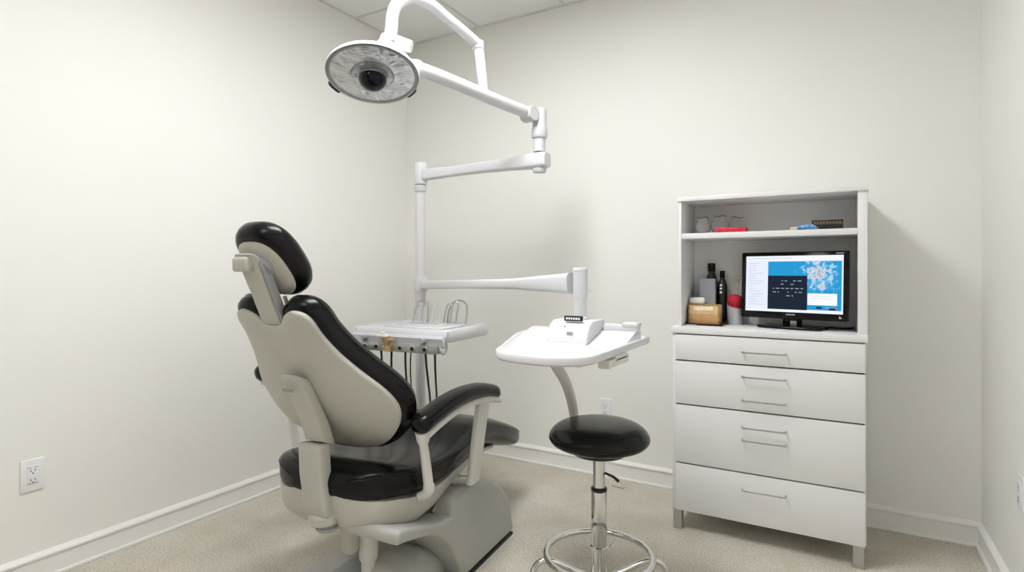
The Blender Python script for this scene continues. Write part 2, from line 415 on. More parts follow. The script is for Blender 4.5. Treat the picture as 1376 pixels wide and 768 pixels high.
def seat_ring(y, hw, zt, ze, zb, grow=0):
    pts = []
    for k in range(48):
        a = 2*PI*k/48; c, s_ = math.cos(a), math.sin(a)
        x = hw*math.copysign(abs(c)**.42, c)
        if s_ >= 0: z = ze+(zt-ze)*abs(s_)**.75 * (1-.28*math.exp(-(x/.13)**2)*(1 if y < .6 else 0)*max(0, min(1, (y-.02)/.15))*max(0, min(1, (.6-y)/.2)))
        else: z = ze-(ze-zb)*abs(s_)**.40
        pts.append(V((x+shift(y), y, z)))
    return pts
m = MB(); m.loft([seat_ring(*t) for t in ST]); seat = m.build('seat', 'vinyl', chair, angle=60)
# piping seam around the cushion edge
edge = [V((t[1]*1.001+shift(t[0]), t[0], t[3]+.003)) for t in ST[1:-1]]
edge2 = [V((-t[1]*1.001+shift(t[0]), t[0], t[3]+.003)) for t in reversed(ST[1:-1])]
MB().tube(edge+edge2, .0022, 6, closed=True).build('piping', 'vinyl', seat)
# seat pan
pan_tab = [(-.022, .09, .442, .395), (-.01, .13, .430, .358), (.012, .175, .422, .325), (.045, .222, .416, .298), (.09, .245, .410, .277), (.15, .262, .400, .264), (.22, .268, .39, .260), (.32, .268, .386, .270), (.42, .262, .387, .292), (.5, .254, .392, .312), (.6, .246, .397, .335),
           (.7, .238, .397, .350), (.78, .23, .385, .350), (.86, .22, .368, .345), (.91, .20, .35, .338)]
def pan_ring(y, hw, zt, zb):
    pts = []
    for k in range(40):
        a = 2*PI*k/40; c, s_ = math.cos(a), math.sin(a)
        x = hw*math.copysign(abs(c)**(.35 if s_ > 0 else .62), c)
        z = zt if s_ > 0 else zt-(zt-zb)*abs(s_)**.6
        if s_ > 0: z = zt+.004*s_
        pts.append(V((x+shift(y), y, z)))
    return pts
PT = [(p.x, p.y, p.z, q.y) for p, q in zip(catmull([V(t[:3]) for t in pan_tab], 3), catmull([V((t[0], t[3], 0)) for t in pan_tab], 3))]
MB().loft([pan_ring(*t) for t in PT]).build('seat_pan', 'chairshell', chair, angle=45)

# backrest: outline half (x, z) mirrored
TAN = .60
X0 = .015
half = [(.0, .535), (.07, .539), (.13, .552), (.19, .582), (.245, .632), (.275, .685), (.280, .735), (.262, .782), (.222, .835), (.183, .895), (.160, .955), (.154, 1.0), (.136, 1.022), (.102, 1.028), (.068, 1.016), (.042, .994), (.018, .984)]
outl = [(p[0], p[1]) for p in half]+[(-p[0], p[1]) for p in reversed(half[1:])]
OUT = [(p.x, p.y) for p in catmull([V((a, b, 0)) for a, b in outl], 4, True)]
ON = onormals(OUT)
AL = math.atan(TAN)
def bend(x, z, d, wrap=.55):
    """d = depth forward of the rear surface, wrap pushes the sides forward"""
    y = .055-(z-.65)*TAN
    if z < .63: y += (.63-z)*.25
    y += wrap*x*x + d*math.cos(AL)
    return V((.008-.15*max(0, z-.72)+x, y, z+d*math.sin(AL)*.9))
def pillow(mb, layers, cz=.76, rear_crown=0., front_crown=0., out=OUT, nrm=ON, fn=bend):
    """layers: (outset, depth) from rear to front"""
    rings = []
    f0, d0 = layers[0]; f1, d1 = layers[-1]
    base0 = [(o[0]+n[0]*f0, o[1]+n[1]*f0) for o, n in zip(out, nrm)]
    for s_ in (.03, .15, .3, .5, .7, .88):
        rings.append([fn(p[0]*s_, cz+(p[1]-cz)*s_, d0-rear_crown*(1-s_*s_)) for p in base0])
    for f, d in layers: rings.append([fn(o[0]+n[0]*f, o[1]+n[1]*f, d) for o, n in zip(out, nrm)])
    base1 = [(o[0]+n[0]*f1, o[1]+n[1]*f1) for o, n in zip(out, nrm)]
    for s_ in (.88, .7, .5, .3, .15, .03):
        rings.append([fn(p[0]*s_, cz+(p[1]-cz)*s_, d1+front_crown*(1-s_*s_)) for p in base1])
    mb.loft(rings); return mb
pillow(MB(), [(-.006, -.002), (0, .004), (0, .02), (-.01, .03)], rear_crown=.022).build('backrest_shell', 'chairshell', chair, angle=50)
cush = pillow(MB(), [(-.012, .012), (.004, .014), (.016, .024), (.022, .042), (.022, .062), (.014, .082), (-.004, .096), (-.03, .104)], front_crown=.008).build('backrest_cushion', 'vinyl', chair, angle=60)
MB().tube([bend(o[0]+n[0]*.0215, o[1]+n[1]*.0215, .062) for o, n in zip(OUT, ON)], .0024, 6, closed=True).build('piping', 'vinyl', cush)

# spine: lower link box and tapered upper cover on the shell
def sect(cx, y, z, hx, hy, tilt, e=5):
    c, s_ = math.cos(tilt), math.sin(tilt)
    return rring(0, 0, hx, hy, e, 28, lambda a, b: V((cx+a, y+b*c, z+b*s_)))
m = MB(); R_ = []
for z, cx, y, hx, hy in ((.365, .052, -.022, .034, .016), (.374, .050, -.024, .043, .026), (.42, .042, -.026, .047, .030), (.50, .030, -.028, .048, .030), (.575, .023, -.026, .047, .030), (.592, .022, -.026, .046, .029), (.597, .022, -.026, .041, .025)):
    R_.append(sect(cx, y, z, hx, hy, -.1))
m.loft(R_); m.build('recline_link', 'chairshell', chair, angle=50)
m = MB(); R_ = []
for z, cx, y, hx, hy in ((.594, .020, -.008, .042, .034), (.66, .014, -.026, .042, .034), (.74, .008, -.062, .041, .034), (.795, .006, -.090, .040, .032), (.815, .006, -.102, .039, .030), (.822, .006, -.106, .034, .024)):
    R_.append(sect(cx, y+.012, z, hx, hy, -.35))
m.loft(R_); spine = m.build('spine_cover', 'chairshell', chair, angle=50)
m = MB(); m.lathe([(0, .322), (.042, .322), (.048, .329), (.048, .350), (.040, .358), (0, .358)], at((.050, -.012, .018))); m.build('recline_pivot', 'chairshell', chair)
m = MB(); m.lathe([(0, .300), (.031, .300), (.036, .305), (.036, .312), (.030, .316), (.030, .324), (0, .324)], at((.060, -.008, .018))); m.build('pivot_cap', 'grey', chair)
# mark on the spine
m = MB()
for k in range(4): m.box((-.032+k*.013, 0, -.006), (-.022+k*.013, .002, .006), .0005, 1)
o = m.build('spine_badge', 'grey', spine); o.location = (.006, -.1115, .780); o.rotation_euler = (.5, 0, 0)

# headrest
hb = lambda z: -.128-(z-1.0)*.47
m = MB(); R_ = []
for z, hx, hy in ((.985, .036, .017), (1.0, .038, .019), (1.08, .037, .019), (1.15, .038, .021), (1.178, .040, .023), (1.192, .041, .023), (1.197, .036, .018)):
    R_.append(sect(-.035, hb(z)-.012, z, hx, hy, -.4))
m.loft(R_); m.box((-.072, hb(1.185)-.044, 1.150), (-.012, hb(1.185)+.004, 1.194), .008); bar = m.build('headrest_bar', 'chairshell', chair, angle=50)
m = MB(); m.box((.004, -.006, -.11), (.012, .022, .098), .003); o = m.build('bar_side_plate', 'grey', bar); o.location = (0, hb(1.09)-.012, 1.09); o.rotation_euler = (math.atan(.47), 0, 0)
m = MB(); m.lathe([(0, 0), (.008, 0), (.008, .003), (0, .003)], at((.011, hb(1.165)-.006, 1.165), frame((1, 0, 0))), 14); m.build('bar_screw', 'black', bar)
HC = V((-.030, -.172, 1.162)); hu = V((0, -.65, .76)).normalized(); hn = V((0, .76, .65)).normalized()
def hfn(x, z, d): return HC+V((x, 0, 0))+hu*z+hn*(d+1.2*x*x*.6)
hout = rring(0, 0, .092, .120, 2.6, 56, lambda a, b: (a, b)); hnrm = onormals(hout)
pillow(MB(), [(-.012, .004), (-.002, .008), (.008, .02), (.013, .038), (.012, .055), (.002, .072), (-.022, .084)], 0, 0, .01, hout, hnrm, hfn).build('headrest_cushion', 'vinyl', chair, angle=60)
hs = rring(0, -.006, .080, .103, 2.6, 56, lambda a, b: (a, b)); hsn = onormals(hs)
pillow(MB(), [(-.006, -.006), (0, 0), (0, .02)], 0, .014, 0, hs, hsn, hfn).build('headrest_shell', 'chairshell', chair, angle=50)
m = MB(); m.lathe([(0, -.020), (.036, -.020), (.042, -.016), (.045, -.006), (.045, .008), (0, .008)], at(hfn(.008, .020, -.012), frame(hn))); m.build('headrest_joint', 'grey', chair)
m = MB(); m.tube([(.01, -.135, 1.075), (.012, -.125, 1.045), (.012, -.118, 1.0)], .006); m.tube([(-.012, -.135, 1.06), (-.01, -.12, 1.01)], .005); m.build('headrest_cable', 'steel', chair)
m = MB(); m.box((-.05, -.125, .975), (.035, -.085, .992), .004); m.build('bar_socket', 'black', chair)

# armrests
def armrest(sx, x, dz=0, xs=None, dy=0, ys=0):
    xs = xs or x
    pc = catmull([V((x, .105+dy, .640+dz)), V((x, .16+dy, .656+dz)), V((x, .28, .680+dz)), V((x, .40, .689+dz)), V((x, .52, .683+dz)), V((x, .61, .665+dz)), V((x, .660, .650+dz))], 4)
    def hw(i):
        t = i/(len(pc)-1)
        return .037*(min(1, math.sqrt(max(.2, 1-((.1-t)/.11)**2))) if t < .1 else 1)*(1 if t < .9 else math.sqrt(max(.10, 1-((t-.9)/.105)**2)))
    m = MB(); rings = []
    for i, p in enumerate(pc):
        w = hw(i); rings.append(rring(0, 0, w, .029*max(.35, w/.037), 2.6, 24, lambda a, b: V((p.x+a, p.y-b*.25, p.z+.010+b))))
    m.loft(rings); m.build('armrest_pad', 'vinyl', chair, angle=60)
    m = MB(); rings = []
    for i, p in enumerate(pc[2:-1]):
        rings.append(rring(0, 0, .031, .0125, 4, 20, lambda a, b: V((p.x+a, p.y+.014, p.z-.026+b))))
    m.loft(rings); m.build('armrest_rail', 'armrail', chair, angle=50)
    m = MB()
    m.loft([rring(0, 0, .014, hy, 4, 20, lambda a, b: V((xx+a, y+b, z))) for y, z, hy, xx in ((.565, .655+dz, .044, x), (.545, .60, .043, x), (.505, .46, .040, xs), (.480, .365, .038, xs), (.476, .350, .034, xs))])
    m.build('armrest_post', 'armrail', chair, angle=50)
    m = MB()
    m.tube([(x, .135+ys, .628+dz), (x, .140+ys, .60+dz), (x, .142+ys, .585+dz), (xs, .150+ys, .555), (xs, .172+ys, .445), (xs, .174+ys, .440), (xs, .175+ys, .428), (xs-.012*sx, .178+ys, .410), (xs-.04*sx, .18+ys, .396)], [.022, .021, .0145, .0155, .0165, .0195, .0195, .0165, .015], 18)
    m.build('armrest_support', 'armrail', chair, angle=50)
armrest(1, .330); armrest(-1, -.348, .118, -.330, -.025, .075)
for sx in (-1, 1):
    m = MB(); m.tube([(.325*sx, .478, .358), (.24*sx, .478, .345)], .014, 12); m.build('post_bracket', 'armrail', chair)

# ------------------------------------------------------------------ equipment pole, delivery tray, light, side tray
PX, PY = -2.013, 2.475
pole = thing('equipment_pole', 'white floor-standing pole behind the left side of the dental chair', 'pole', (PX, PY, 0))
MB().lathe([(0, 0), (.026, 0), (.0265, .01), (.0265, 1.628), (0, 1.628)]).build('shaft', 'white', pole)
MB().lathe([(0, .0), (.15, 0), (.155, .008), (.15, .018), (.05, .028), (.032, .06), (.0267, .065)]).build('base_plate', 'white', pole)
MB().lathe([(.0267, 1.588), (.031, 1.59), (.034, 1.602), (.034, 1.625), (.0267, 1.627)]).build('top_collar', 'collar', pole)
MB().lathe([(.0267, .958), (.030, .962), (.030, 1.03), (.033, 1.032), (.033, 1.04), (.0267, 1.041)]).build('lower_collar', 'collar', pole)

def arm(mb, pts):
    """pts: (x,y,z,half width,half height) - a rounded rectangular beam"""
    P = [V(p[:3]) for p in pts]; rings = []
    for i, p in enumerate(P):
        t = (P[min(i+1, len(P)-1)]-P[max(i-1, 0)]); t.z = 0; t.normalize(); sd = V((-t.y, t.x, 0))
        rings.append(rring(0, 0, pts[i][3], pts[i][4], 4, 24, lambda a, b: p+sd*a+V((0, 0, b))))
    mb.loft(rings); return mb
def mix(a, b, t): return [a[i]+(b[i]-a[i])*t for i in range(3)]

light = thing('dental_light', 'white dental operating light with round reflector head on a jointed arm', 'dental light', (PX, PY, 1.63))
LO = V((PX, PY, 1.63))
A0, A1 = (PX, PY, 1.682), (-1.265, 2.457, 1.688)
m = MB()
m.lathe([(0, 1.632), (.033, 1.632), (.036, 1.64), (.036, 1.742), (.033, 1.75), (0, 1.75)], at((PX, PY, 0)))
arm(m, [(*mix(A0, A1, t), w, h) for t, w, h in ((.0, .026, .032), (.08, .026, .031), (.3, .024, .027), (.55, .025, .027), (.78, .029, .031), (.88, .034, .035), (.95, .040, .038), (1.0, .043, .038), (1.045, .040, .037), (1.06, .032, .033))])
def rel(o, off): 
    for v in o.data.vertices: v.co -= off
    return o
rel(m.build('swing_arm', 'white', light, angle=40), LO)
m = MB(); m.lathe([(0, 1.630), (.030, 1.630), (.034, 1.636), (.034, 1.65), (0, 1.65)], at((A1[0]+.0, A1[1], 0))); rel(m.build('arm_bolt_cap', 'collar', light), LO)
q = (A1[0], A1[1], 0)
m = MB(); m.lathe([(0, 1.73), (.0295, 1.73), (.0295, 1.80), (0, 1.80)], at(q)); m.lathe([(0, 1.796), (.036, 1.796), (.0385, 1.80), (.0385, 1.842), (.036, 1.846), (.0345, 1.85), (.0345, 1.93), (.032, 1.935), (0, 1.935)], at(q))
rel(m.build('arm_post', 'collar', light), LO)
B0, B1 = V((-1.29, 2.40, 1.905)), V((-1.446, 1.764, 1.949))
m = MB()
bp = [B0, B0.lerp(B1, .1), B0.lerp(B1, .35), B0.lerp(B1, .65)+V((0, 0, .004)), B0.lerp(B1, .9)+V((0, 0, .004)), B1]
m.tube(catmull(bp, 6), [.0285]*31, 20); rel(m.build('boom', 'white', light, angle=50), LO)
m = MB(); mx = at(B0+V((.0, .0, -.003)), frame(V((B0-B1).y*V((1, 0, 0))-(B0-B1).x*V((0, 1, 0)))))
m.lathe([(0, -.035), (.034, -.035), (.037, -.03), (.037, .03), (.034, .035), (0, .035)], mx); m.tube([B0, V((A1[0], A1[1], 1.905))], .022); rel(m.build('boom_knuckle', 'collar', light), LO)
# loop arm over the head, coming down onto the boom
loop = catmull([(-1.500, 1.66, 2.045), (-1.492, 1.66, 2.08), (-1.483, 1.657, 2.13), (-1.466, 1.668, 2.175), (-1.440, 1.722, 2.212), (-1.428, 1.82, 2.222), (-1.414, 1.91, 2.200), (-1.396, 2.00, 2.175), (-1.378, 2.09, 2.146)], 6)
m = MB(); m.tube(loop, [.0245-.002*min(1, i/30) for i in range(len(loop))], 20); rel(m.build('loop_arm', 'white', light, angle=50), LO)
lb = B0.lerp(B1, .455)
m = MB(); m.tube([V((-1.378, 2.09, 2.152)), V((lb.x, lb.y, 1.94))], [.0235, .020], 18); rel(m.build('loop_post', 'white', light, angle=50), LO)
m = MB(); m.tube([V((-1.378, 2.09, 2.158)), V((-1.378, 2.09, 2.125))], [.0265, .0265], 18); rel(m.build('loop_joint', 'collar', light, angle=50), LO)
# head
HD = V((-1.530, 1.600, 1.893)); N = V((.20, -.27, -.94)).normalized(); F = at(HD, frame(N))
m = MB(); m.lathe([(.150, -.004), (.160, -.006), (.168, -.002), (.172, .005), (.174, -.004), (.168, -.012), (.15, -.020), (.12, -.031), (.08, -.043), (.05, -.06), (0, -.065)][::-1]+[(.158, .006), (.155, .0), (.14, -.014), (.11, -.026), (.07, -.036), (0, -.040)], F, 64)
head = rel(m.build('lamp_head', 'white', light, angle=50), LO)
m = MB(); prof = [(.159, .003), (.145, -.004), (.128, -.009), (.11, -.013), (.09, -.016), (.06, -.018), (0, -.018)]; m.lathe(prof, F, 40)
for v in m.bm.verts:
    q = F.inverted() @ v.co; r_ = math.hypot(q.x, q.y)
    if .08 < r_ < .157: v.co += N*random.uniform(-.0028, .0028)
rel(m.build('reflector', 'reflector', head, angle=4), LO)
m = MB(); m.tube([F @ V((.159*math.cos(a), .159*math.sin(a), .004)) for a in [2*PI*k/64 for k in range(64)]], .0032, 8, closed=True); rel(m.build('gasket', 'grey', head), LO)
m = MB(); m.lathe([(0, -.016), (.080, -.016), (.082, -.006), (.080, .004), (.074, .010), (.070, .016), (.058, .022), (.054, .022), (.052, .016), (0, .016)], F, 48); rel(m.build('lens_collar', 'clear', head), LO)
m = MB(); m.lathe([(0, .017), (.051, .017), (.051, .026), (.047, .038), (.038, .049), (.024, .056), (.010, .0585), (0, .059)], F, 40); rel(m.build('lens', 'lens', head), LO)
def handle(a0, a1, r):
    mb = MB(); mb.tube([F @ V((r*math.cos(a0+(a1-a0)*k/8), r*math.sin(a0+(a1-a0)*k/8), -.006)) for k in range(9)], [.007, .0085, .009, .009, .009, .009, .009, .0085, .007], 10, flat=.6)
    rel(mb.build('handle', 'rubber', head), LO)
def ang(px): # angle on the disc nearest the wanted direction, in head axes
    v = F.inverted().to_3x3() @ V(px); return math.atan2(v.y, v.x)
aL = ang((-1.046, -.10, .0)); aR = ang((.2, .845, 0))
handle(aL-.17, aL+.17, .184); handle(aR-.15, aR+.15, .178)
# yoke between head, boom and loop
m = MB(); R3 = F.to_3x3()
m.tube([HD-N*.05, HD-N*.085+V((.02, .01, .0)), V((-1.500, 1.66, 2.03))], [.055, .045, .034], 20)
rel(m.build('yoke', 'white', light, angle=50), LO)
m = MB(); m.tube(catmull([V((-1.445, 1.77, 1.951)), V((-1.462, 1.735, 1.953)), V((-1.485, 1.70, 1.965))], 4), [.032, .034, .034, .032, .03, .03, .03, .03, .03], 20); m.tube([V((-1.48, 1.70, 1.95)), V((-1.495, 1.68, 2.03))], [.038, .036], 18)
rel(m.build('yoke_elbow', 'white', light, angle=50), LO)
m = MB(); m.tube([V((-1.475, 1.672, 2.025)), V((-1.425, 1.70, 2.012))], [.03, .022], 14); rel(m.build('yoke_knob', 'white', light, angle=50), LO)
m = MB(); m.tube([V((-1.502, 1.66, 2.034)), V((-1.497, 1.66, 2.054))], [.040, .034], 20); rel(m.build('yoke_collar', 'collar', light, angle=50), LO)

# side tray on its swing arm
HPTS = [V(p) for p in ((-.945, 1.86, .89), (-.930, 1.922, .814), (-.916, 1.977, .748), (-.912, 2.02, .690), (-.918, 2.069, .621), (-.932, 2.118, .558), (-.941, 2.147, .511))]
tray = thing('tray_table', 'white rounded tray table on a swing arm above the black stool', 'tray', (-.832, 1.945, .8875))
TO = V((-.832, 1.945, .8875))
T0, T1 = (PX, PY, 1.078), (-.832, 1.945, 1.108)
m = MB(); m.lathe([(0, 1.042), (.034, 1.042), (.036, 1.048), (.036, 1.118), (.033, 1.124), (.0268, 1.125)], at((PX, PY, 0)))
arm(m, [(*mix(T0, T1, t), w, h) for t, w, h in ((.02, .022, .026), (.06, .021, .0235), (.3, .021, .022), (.58, .021, .022), (.68, .022, .023), (.8, .024, .030), (.9, .026, .036), (.965, .028, .040))])
rel(m.build('swing_arm', 'white', tray, angle=40), TO)
m = MB(); m.lathe([(0, 1.054), (.0255, 1.054), (.0265, 1.06), (.0265, 1.152), (.028, 1.154), (.028, 1.162), (.026, 1.165), (0, 1.165)], at((T1[0], T1[1], 0)))
m.lathe([(0, 0), (.006, 0), (.006, .008), (0, .008)], at((T1[0]+.029, T1[1]+.012, 1.085), frame((.86, .5, 0))), 10)
rel(m.build('arm_head', 'white', tray), TO)
m = MB(); m.lathe([(0, .955), (.0235, .955), (.0235, 1.06), (0, 1.06)], at((T1[0], T1[1], 0))); rel(m.build('arm_post', 'white', tray), TO)
top = [(p.x, p.y) for p in catmull([(-.612, 2.066), (-.64, 2.085), (-.80, 2.09), (-1.09, 2.09), (-1.12, 2.06), (-1.105, 1.95), (-1.03, 1.76), (-.955, 1.575), (-.925, 1.50), (-.875, 1.442), (-.80, 1.415), (-.715, 1.41), (-.655, 1.432), (-.615, 1.475), (-.603, 1.54), (-.605, 1.75), (-.608, 2.03)], 5, True)]
TN = onormals(top)
if sum(n[0]*(t[0]+.85)+n[1]*(t[1]-1.8) for t, n in zip(top, TN)) < 0: TN = [(-a, -b) for a, b in TN]
def tr(f, z): return [V((t[0]+n[0]*f, t[1]+n[1]*f, z)) for t, n in zip(top, TN)]
m = MB(); m.loft([tr(-.03, .884), tr(-.006, .8875), tr(0, .893), tr(0, .908), tr(-.003, .912), tr(-.010, .912), tr(-.016, .905), tr(-.026, .897), tr(-.04, .896)])
rel(m.build('tray_top', 'whitetray', tray, angle=40), TO)
m = MB()
m.prism([(1.86, .896), (2.05, .896), (2.05, .93), (2.02, .935), (1.985, .935), (1.88, .905)], lambda a, b, h: V((h, a, b)), -1.06, -.635, .004)
rel(m.build('tray_ledge', 'whitetray', tray), TO)
m = MB(); m.prism([(1.845, .896), (2.02, .896), (2.02, .972), (1.985, .976), (1.905, .974), (1.875, .962), (1.855, .93)], lambda a, b, h: V((h, a, b)), -.925, -.765, .008, 3)
m.lathe([(0, .965), (.030, .965), (.030, .982), (.0236, .986)], at((T1[0], T1[1], 0)))
rel(m.build('arm_mount', 'whitetray', tray, angle=40), TO)
m = MB(); m.box((-.762, 1.99, .93), (-.632, 2.035, .958), .008); m.box((-.69, 1.985, .952), (-.63, 2.04, .966), .006); rel(m.build('tray_rail', 'whitetray', tray), TO)
m = MB(); m.use('black').box((-.868, 1.880, .973), (-.798, 1.892, .992), .002)
m.use('plate')
for k in range(6): m.box((-.860+k*.0095, 1.8785, .9785), (-.8535+k*.0095, 1.8795, .9865), 0)
rel(m.build('control_display', None, tray), TO)
m = MB(); m.box((-.845, 1.8528, .925), (-.822, 1.8545, .937), 0); rel(m.build('mount_mark', 'grey', tray), TO)
m = MB(); m.lathe([(0, 0), (.0025, 0), (.0025, .002), (0, .002)], at((-.86, 1.869, .955), frame((0, -1, .5))), 8); rel(m.build('mount_screw', 'grey', tray), TO)
m = MB(); m.tube(catmull(HPTS, 6), [.022-.004*k/36 for k in range(37)], 18); m.tube([HPTS[-1], HPTS[-1]+V((-.006, .012, -.03))], .0195, 18)
rel(m.build('curved_handle', 'armrail', tray, angle=50), TO)
for lo, hi in (((-.915, 1.56, .868), (-.875, 1.60, .888)), ((-.72, 1.62, .855), (-.69, 1.66, .888)), ((-.80, 1.58, .872), (-.775, 1.61, .888))):
    rel(MB().box(lo, hi, .005).build('underside_knob', 'armrail', tray), TO)
m = MB(); m.box((-.73, 1.75, .858), (-.625, 1.86, .886), .006); m.box((-.665, 1.69, .845), (-.625, 1.88, .873), .005); rel(m.build('side_clamp', 'armrail', tray), TO)

# delivery tray with hoses
dl = thing('delivery_unit', 'white instrument delivery tray with clear loops and black hoses, beyond the backrest', 'instrument tray', (-1.75, 2.17, .84), math.radians(5))
W, D_ = .262, .195
m = MB()
def rr(hx, hy, z, c=.03, dy=0): return rring(0, dy, hx, hy, 22, 96, lambda a, b: V((a, b, z)))
m.loft([rr(W-.03, D_-.03, -.004), rr(W-.006, D_-.006, 0), rr(W, D_, .010), rr(W, D_, .050), rr(W-.004, D_-.004, .056), rr(W-.012, D_-.012, .056), rr(W-.018, D_-.018, .045), rr(W-.03, D_-.03, .044)])
m.build('tray_body', 'whitetray', dl, angle=40)
m = MB(); m.box((-.15, -.10, .044), (.17, .12, .054), .006); m.box((-.11, -.05, .05), (.13, .02, .062), .006); m.build('tray_pad', 'whitetray', dl)
m = MB()
for k in range(14): m.box((-.07+k*.0125, -.025, .0622), (-.0625+k*.0125, -.008, .064), 0)
m.build('key_row', 'grey', dl)
m = MB(); m.prism([(-.20, -.022), (-.20, .03), (-.222, .034), (-.228, .02), (-.218, -.016)], lambda a, b, h: V((h, a, b)), -W+.02, W-.01, .004); m.build('front_panel', 'whitetray', dl)
for kx in (-.165, .155):
    mb = MB(); mb.lathe([(0, -.002), (.013, -.002), (.014, .006), (.010, .018), (0, .019)], at((kx, -.226, .008), frame((0, -1, .1)))); mb.build('control_knob', 'grey', dl)
m = MB(); m.box((-.185, -.224, -.048), (.222, -.186, -.008), .004); rail = m.build('holder_rail', 'railgrey', dl)
for k in range(6):
    x = -.165+k*.065
    mb = MB(); mb.use('alu').lathe([(0, -.003), (.0155, -.003), (.0155, .003), (.012, .005), (0, .005)], at((x, -.223, -.029), frame((0, -1, 0))), 20)
    mb.use('black').lathe([(0, .004), (.009, .004), (.009, .006), (0, .006)], at((x, -.223, -.029), frame((0, -1, 0))), 16); mb.build('instrument_holder', None, rail)
m = MB(); m.use('brass').tube([(-.03, -.235, -.04), (-.035, -.242, .0), (-.045, -.245, .02)], [.012, .012, .009]); m.tube([(-.03, -.24, -.015), (.0, -.25, .012)], .008); m.box((-.055, -.25, -.045), (-.005, -.222, -.02), .004)
m.use('ivory').box((-.075, -.262, .018), (-.02, -.238, .03), .004); m.box((-.05, -.258, .024), (-.04, -.24, .042), .003); m.use('amber').box((-.015, -.262, .002), (.015, -.242, .016), .003)
m.build('valve', None, dl)
m = MB(); m.tube([(.235+.0, -.19+.026*math.cos(a), -.022+.026*math.sin(a)) for a in [2*PI*k/28 for k in range(28)]], .005, 8, closed=True); m.build('hose_ring', 'whitetray', dl)
m = MB(); m.lathe([(0, 0), (.011, 0), (.011, .002), (0, .002)], at((W-.0005, -.155, .012), frame((1, 0, 0))), 16); m.build('side_port', 'black', dl)
for pts in (((-.165, 0), (.1, 0)), ((-.09, 0), (-.02, 0)), ((-.03, 0), (0, 0)), ((.045, 0), (0, 0)), ((.075, 0), (0, 0)), ((.15, 0), (0, 0)), ((.20, 0), (0, 0))):
    x = pts[0][0]; e = random.uniform(-.008, .008); ke = .15+(x+.165)/.365*.42
    P = [(x+e*j-.53*k_*ke, -.205+.86*k_*ke, z) for j, (k_, z) in enumerate(((0, -.035), (.05, -.10), (.28, -.19), (.75, -.34), (1., -.52), (1., -.70), (1.03, -.8275)))]
    mb = MB(); mb.tube(catmull(P, 7), .0048 if x != .075 else .003, 8); mb.build('hose', 'rubber', dl)
def loops(x0, n, dx, h0, h1, key):
    for k in range(n):
        x = x0+k*dx; h = h0+(h1-h0)*k/max(1, n-1); w = .017; lean = .015
        P = [(x-w, .12, .05), (x-w+lean*.5, .122, .05+h*.5), (x-w*.9+lean, .124, .05+h*.85), (x+lean, .125, .05+h), (x+w*.9+lean, .124, .05+h*.85), (x+w+lean*.5, .122, .05+h*.5), (x+w, .12, .05)]
        mb = MB(); mb.tube(catmull(P, 6), .0042, 10); mb.build('wire_loop', key, dl)
loops(-.125, 3, .062, .105, .110, 'clear'); loops(.06, 2, .035, .10, .115, 'steel')
mb = MB(); mb.tube(catmull([(.055, .135, .05), (.062, .137, .11), (.085, .14, .155), (.125, .14, .168), (.160, .14, .15), (.166, .137, .10), (.158, .135, .05)], 6), .0048, 10); mb.build('wire_loop', 'steel', dl)
mb = MB(); mb.tube(catmull([(-.15, .135, .05), (-.142, .137, .10), (-.125, .14, .150), (-.09, .14, .16), (-.065, .14, .145), (-.06, .137, .10), (-.066, .135, .05)], 6), .0042, 10); mb.build('wire_loop', 'steel', dl)
m = MB(); m.tube([(-.19, .14, -.012), (-.222, .25, -.03), (-.235, .298, -.03)], .018, 14)
m.lathe([(.0268, -.055), (.036, -.052), (.036, -.008), (.0268, -.005)], at((-.2355, .3268, 0)))
m.build('pole_bracket', 'white', dl)

# ------------------------------------------------------------------ stool
sx_, sy_ = -.754, 1.932
SZ0 = .006
st = thing('stool', 'round black vinyl stool with chrome column and ring base in front of the cabinet', 'stool', (sx_, sy_, 0))
R0 = .180
prof = [(0, .522), (.09, .517), (.135, .518), (.160, .525), (.174, .536), (R0, .549), (.176, .564), (.164, .580), (.146, .593), (.122, .602), (.09, .608), (.045, .611), (0, .612)]
P = [(p.x, p.y+SZ0) for p in catmull([V((a, b, 0)) for a, b in prof], 4)]
MB().lathe(P, None, 64).build('seat', 'vinyl', st, angle=60)
MB().lathe([(0, .50), (.096, .50), (.10, .505), (.10, .5235), (0, .5235)]).build('seat_plate', 'black', st)
MB().lathe([(0, .36), (.0215, .36), (.0215, .502), (0, .502)], None, 32).build('gas_lift', 'chrome', st)
MB().lathe([(0, .362), (.0255, .362), (.029, .366), (.029, .374), (.025, .378), (0, .378)], None, 32).build('column_gasket', 'black', st)
MB().lathe([(0, .168), (.0275, .168), (.0285, .17), (.0285, .364), (.026, .367), (0, .367)], None, 36).build('column', 'chrome', st)
MB().lathe([(0, .02), (.0285, .02), (.0285, .158), (.031, .16), (.031, .167), (.0285, .169), (0, .169)], None, 36).build('column_sleeve', 'chrome', st)
rt = V((.866, .5, 0)); fw = V((-.5, .866, 0))
m = MB(); m.tube([rt*.015+V((0, 0, .43)), rt*.05-fw*.01+V((0, 0, .417)), rt*.068-fw*.015+V((0, 0, .402))], [.004, .005, .006], 10)
lev = m.build('height_lever', 'black', st)
m = MB(); m.tube(catmull([rt*.066-fw*.015+V((0, 0, .402)), rt*.088-fw*.02+V((0, 0, .392)), rt*.082-fw*.02+V((0, 0, .380)), rt*.045-fw*.01+V((0, 0, .385))], 6), .0022, 8); m.build('lever_wire', 'chrome', lev)
m = MB(); m.tube([rt*.028+V((0, 0, .15)), rt*.055+fw*.04+V((0, 0, .155)), rt*.068+fw*.055+V((0, 0, .165))], [.004, .005, .003], 8); m.build('lock_screw', 'chrome', st)
RR = .190; ZR = .133
MB().tube([V((RR*math.cos(a), RR*math.sin(a), ZR)) for a in [2*PI*k/72 for k in range(72)]], .0115, 14, closed=True).build('foot_ring', 'chrome', st)
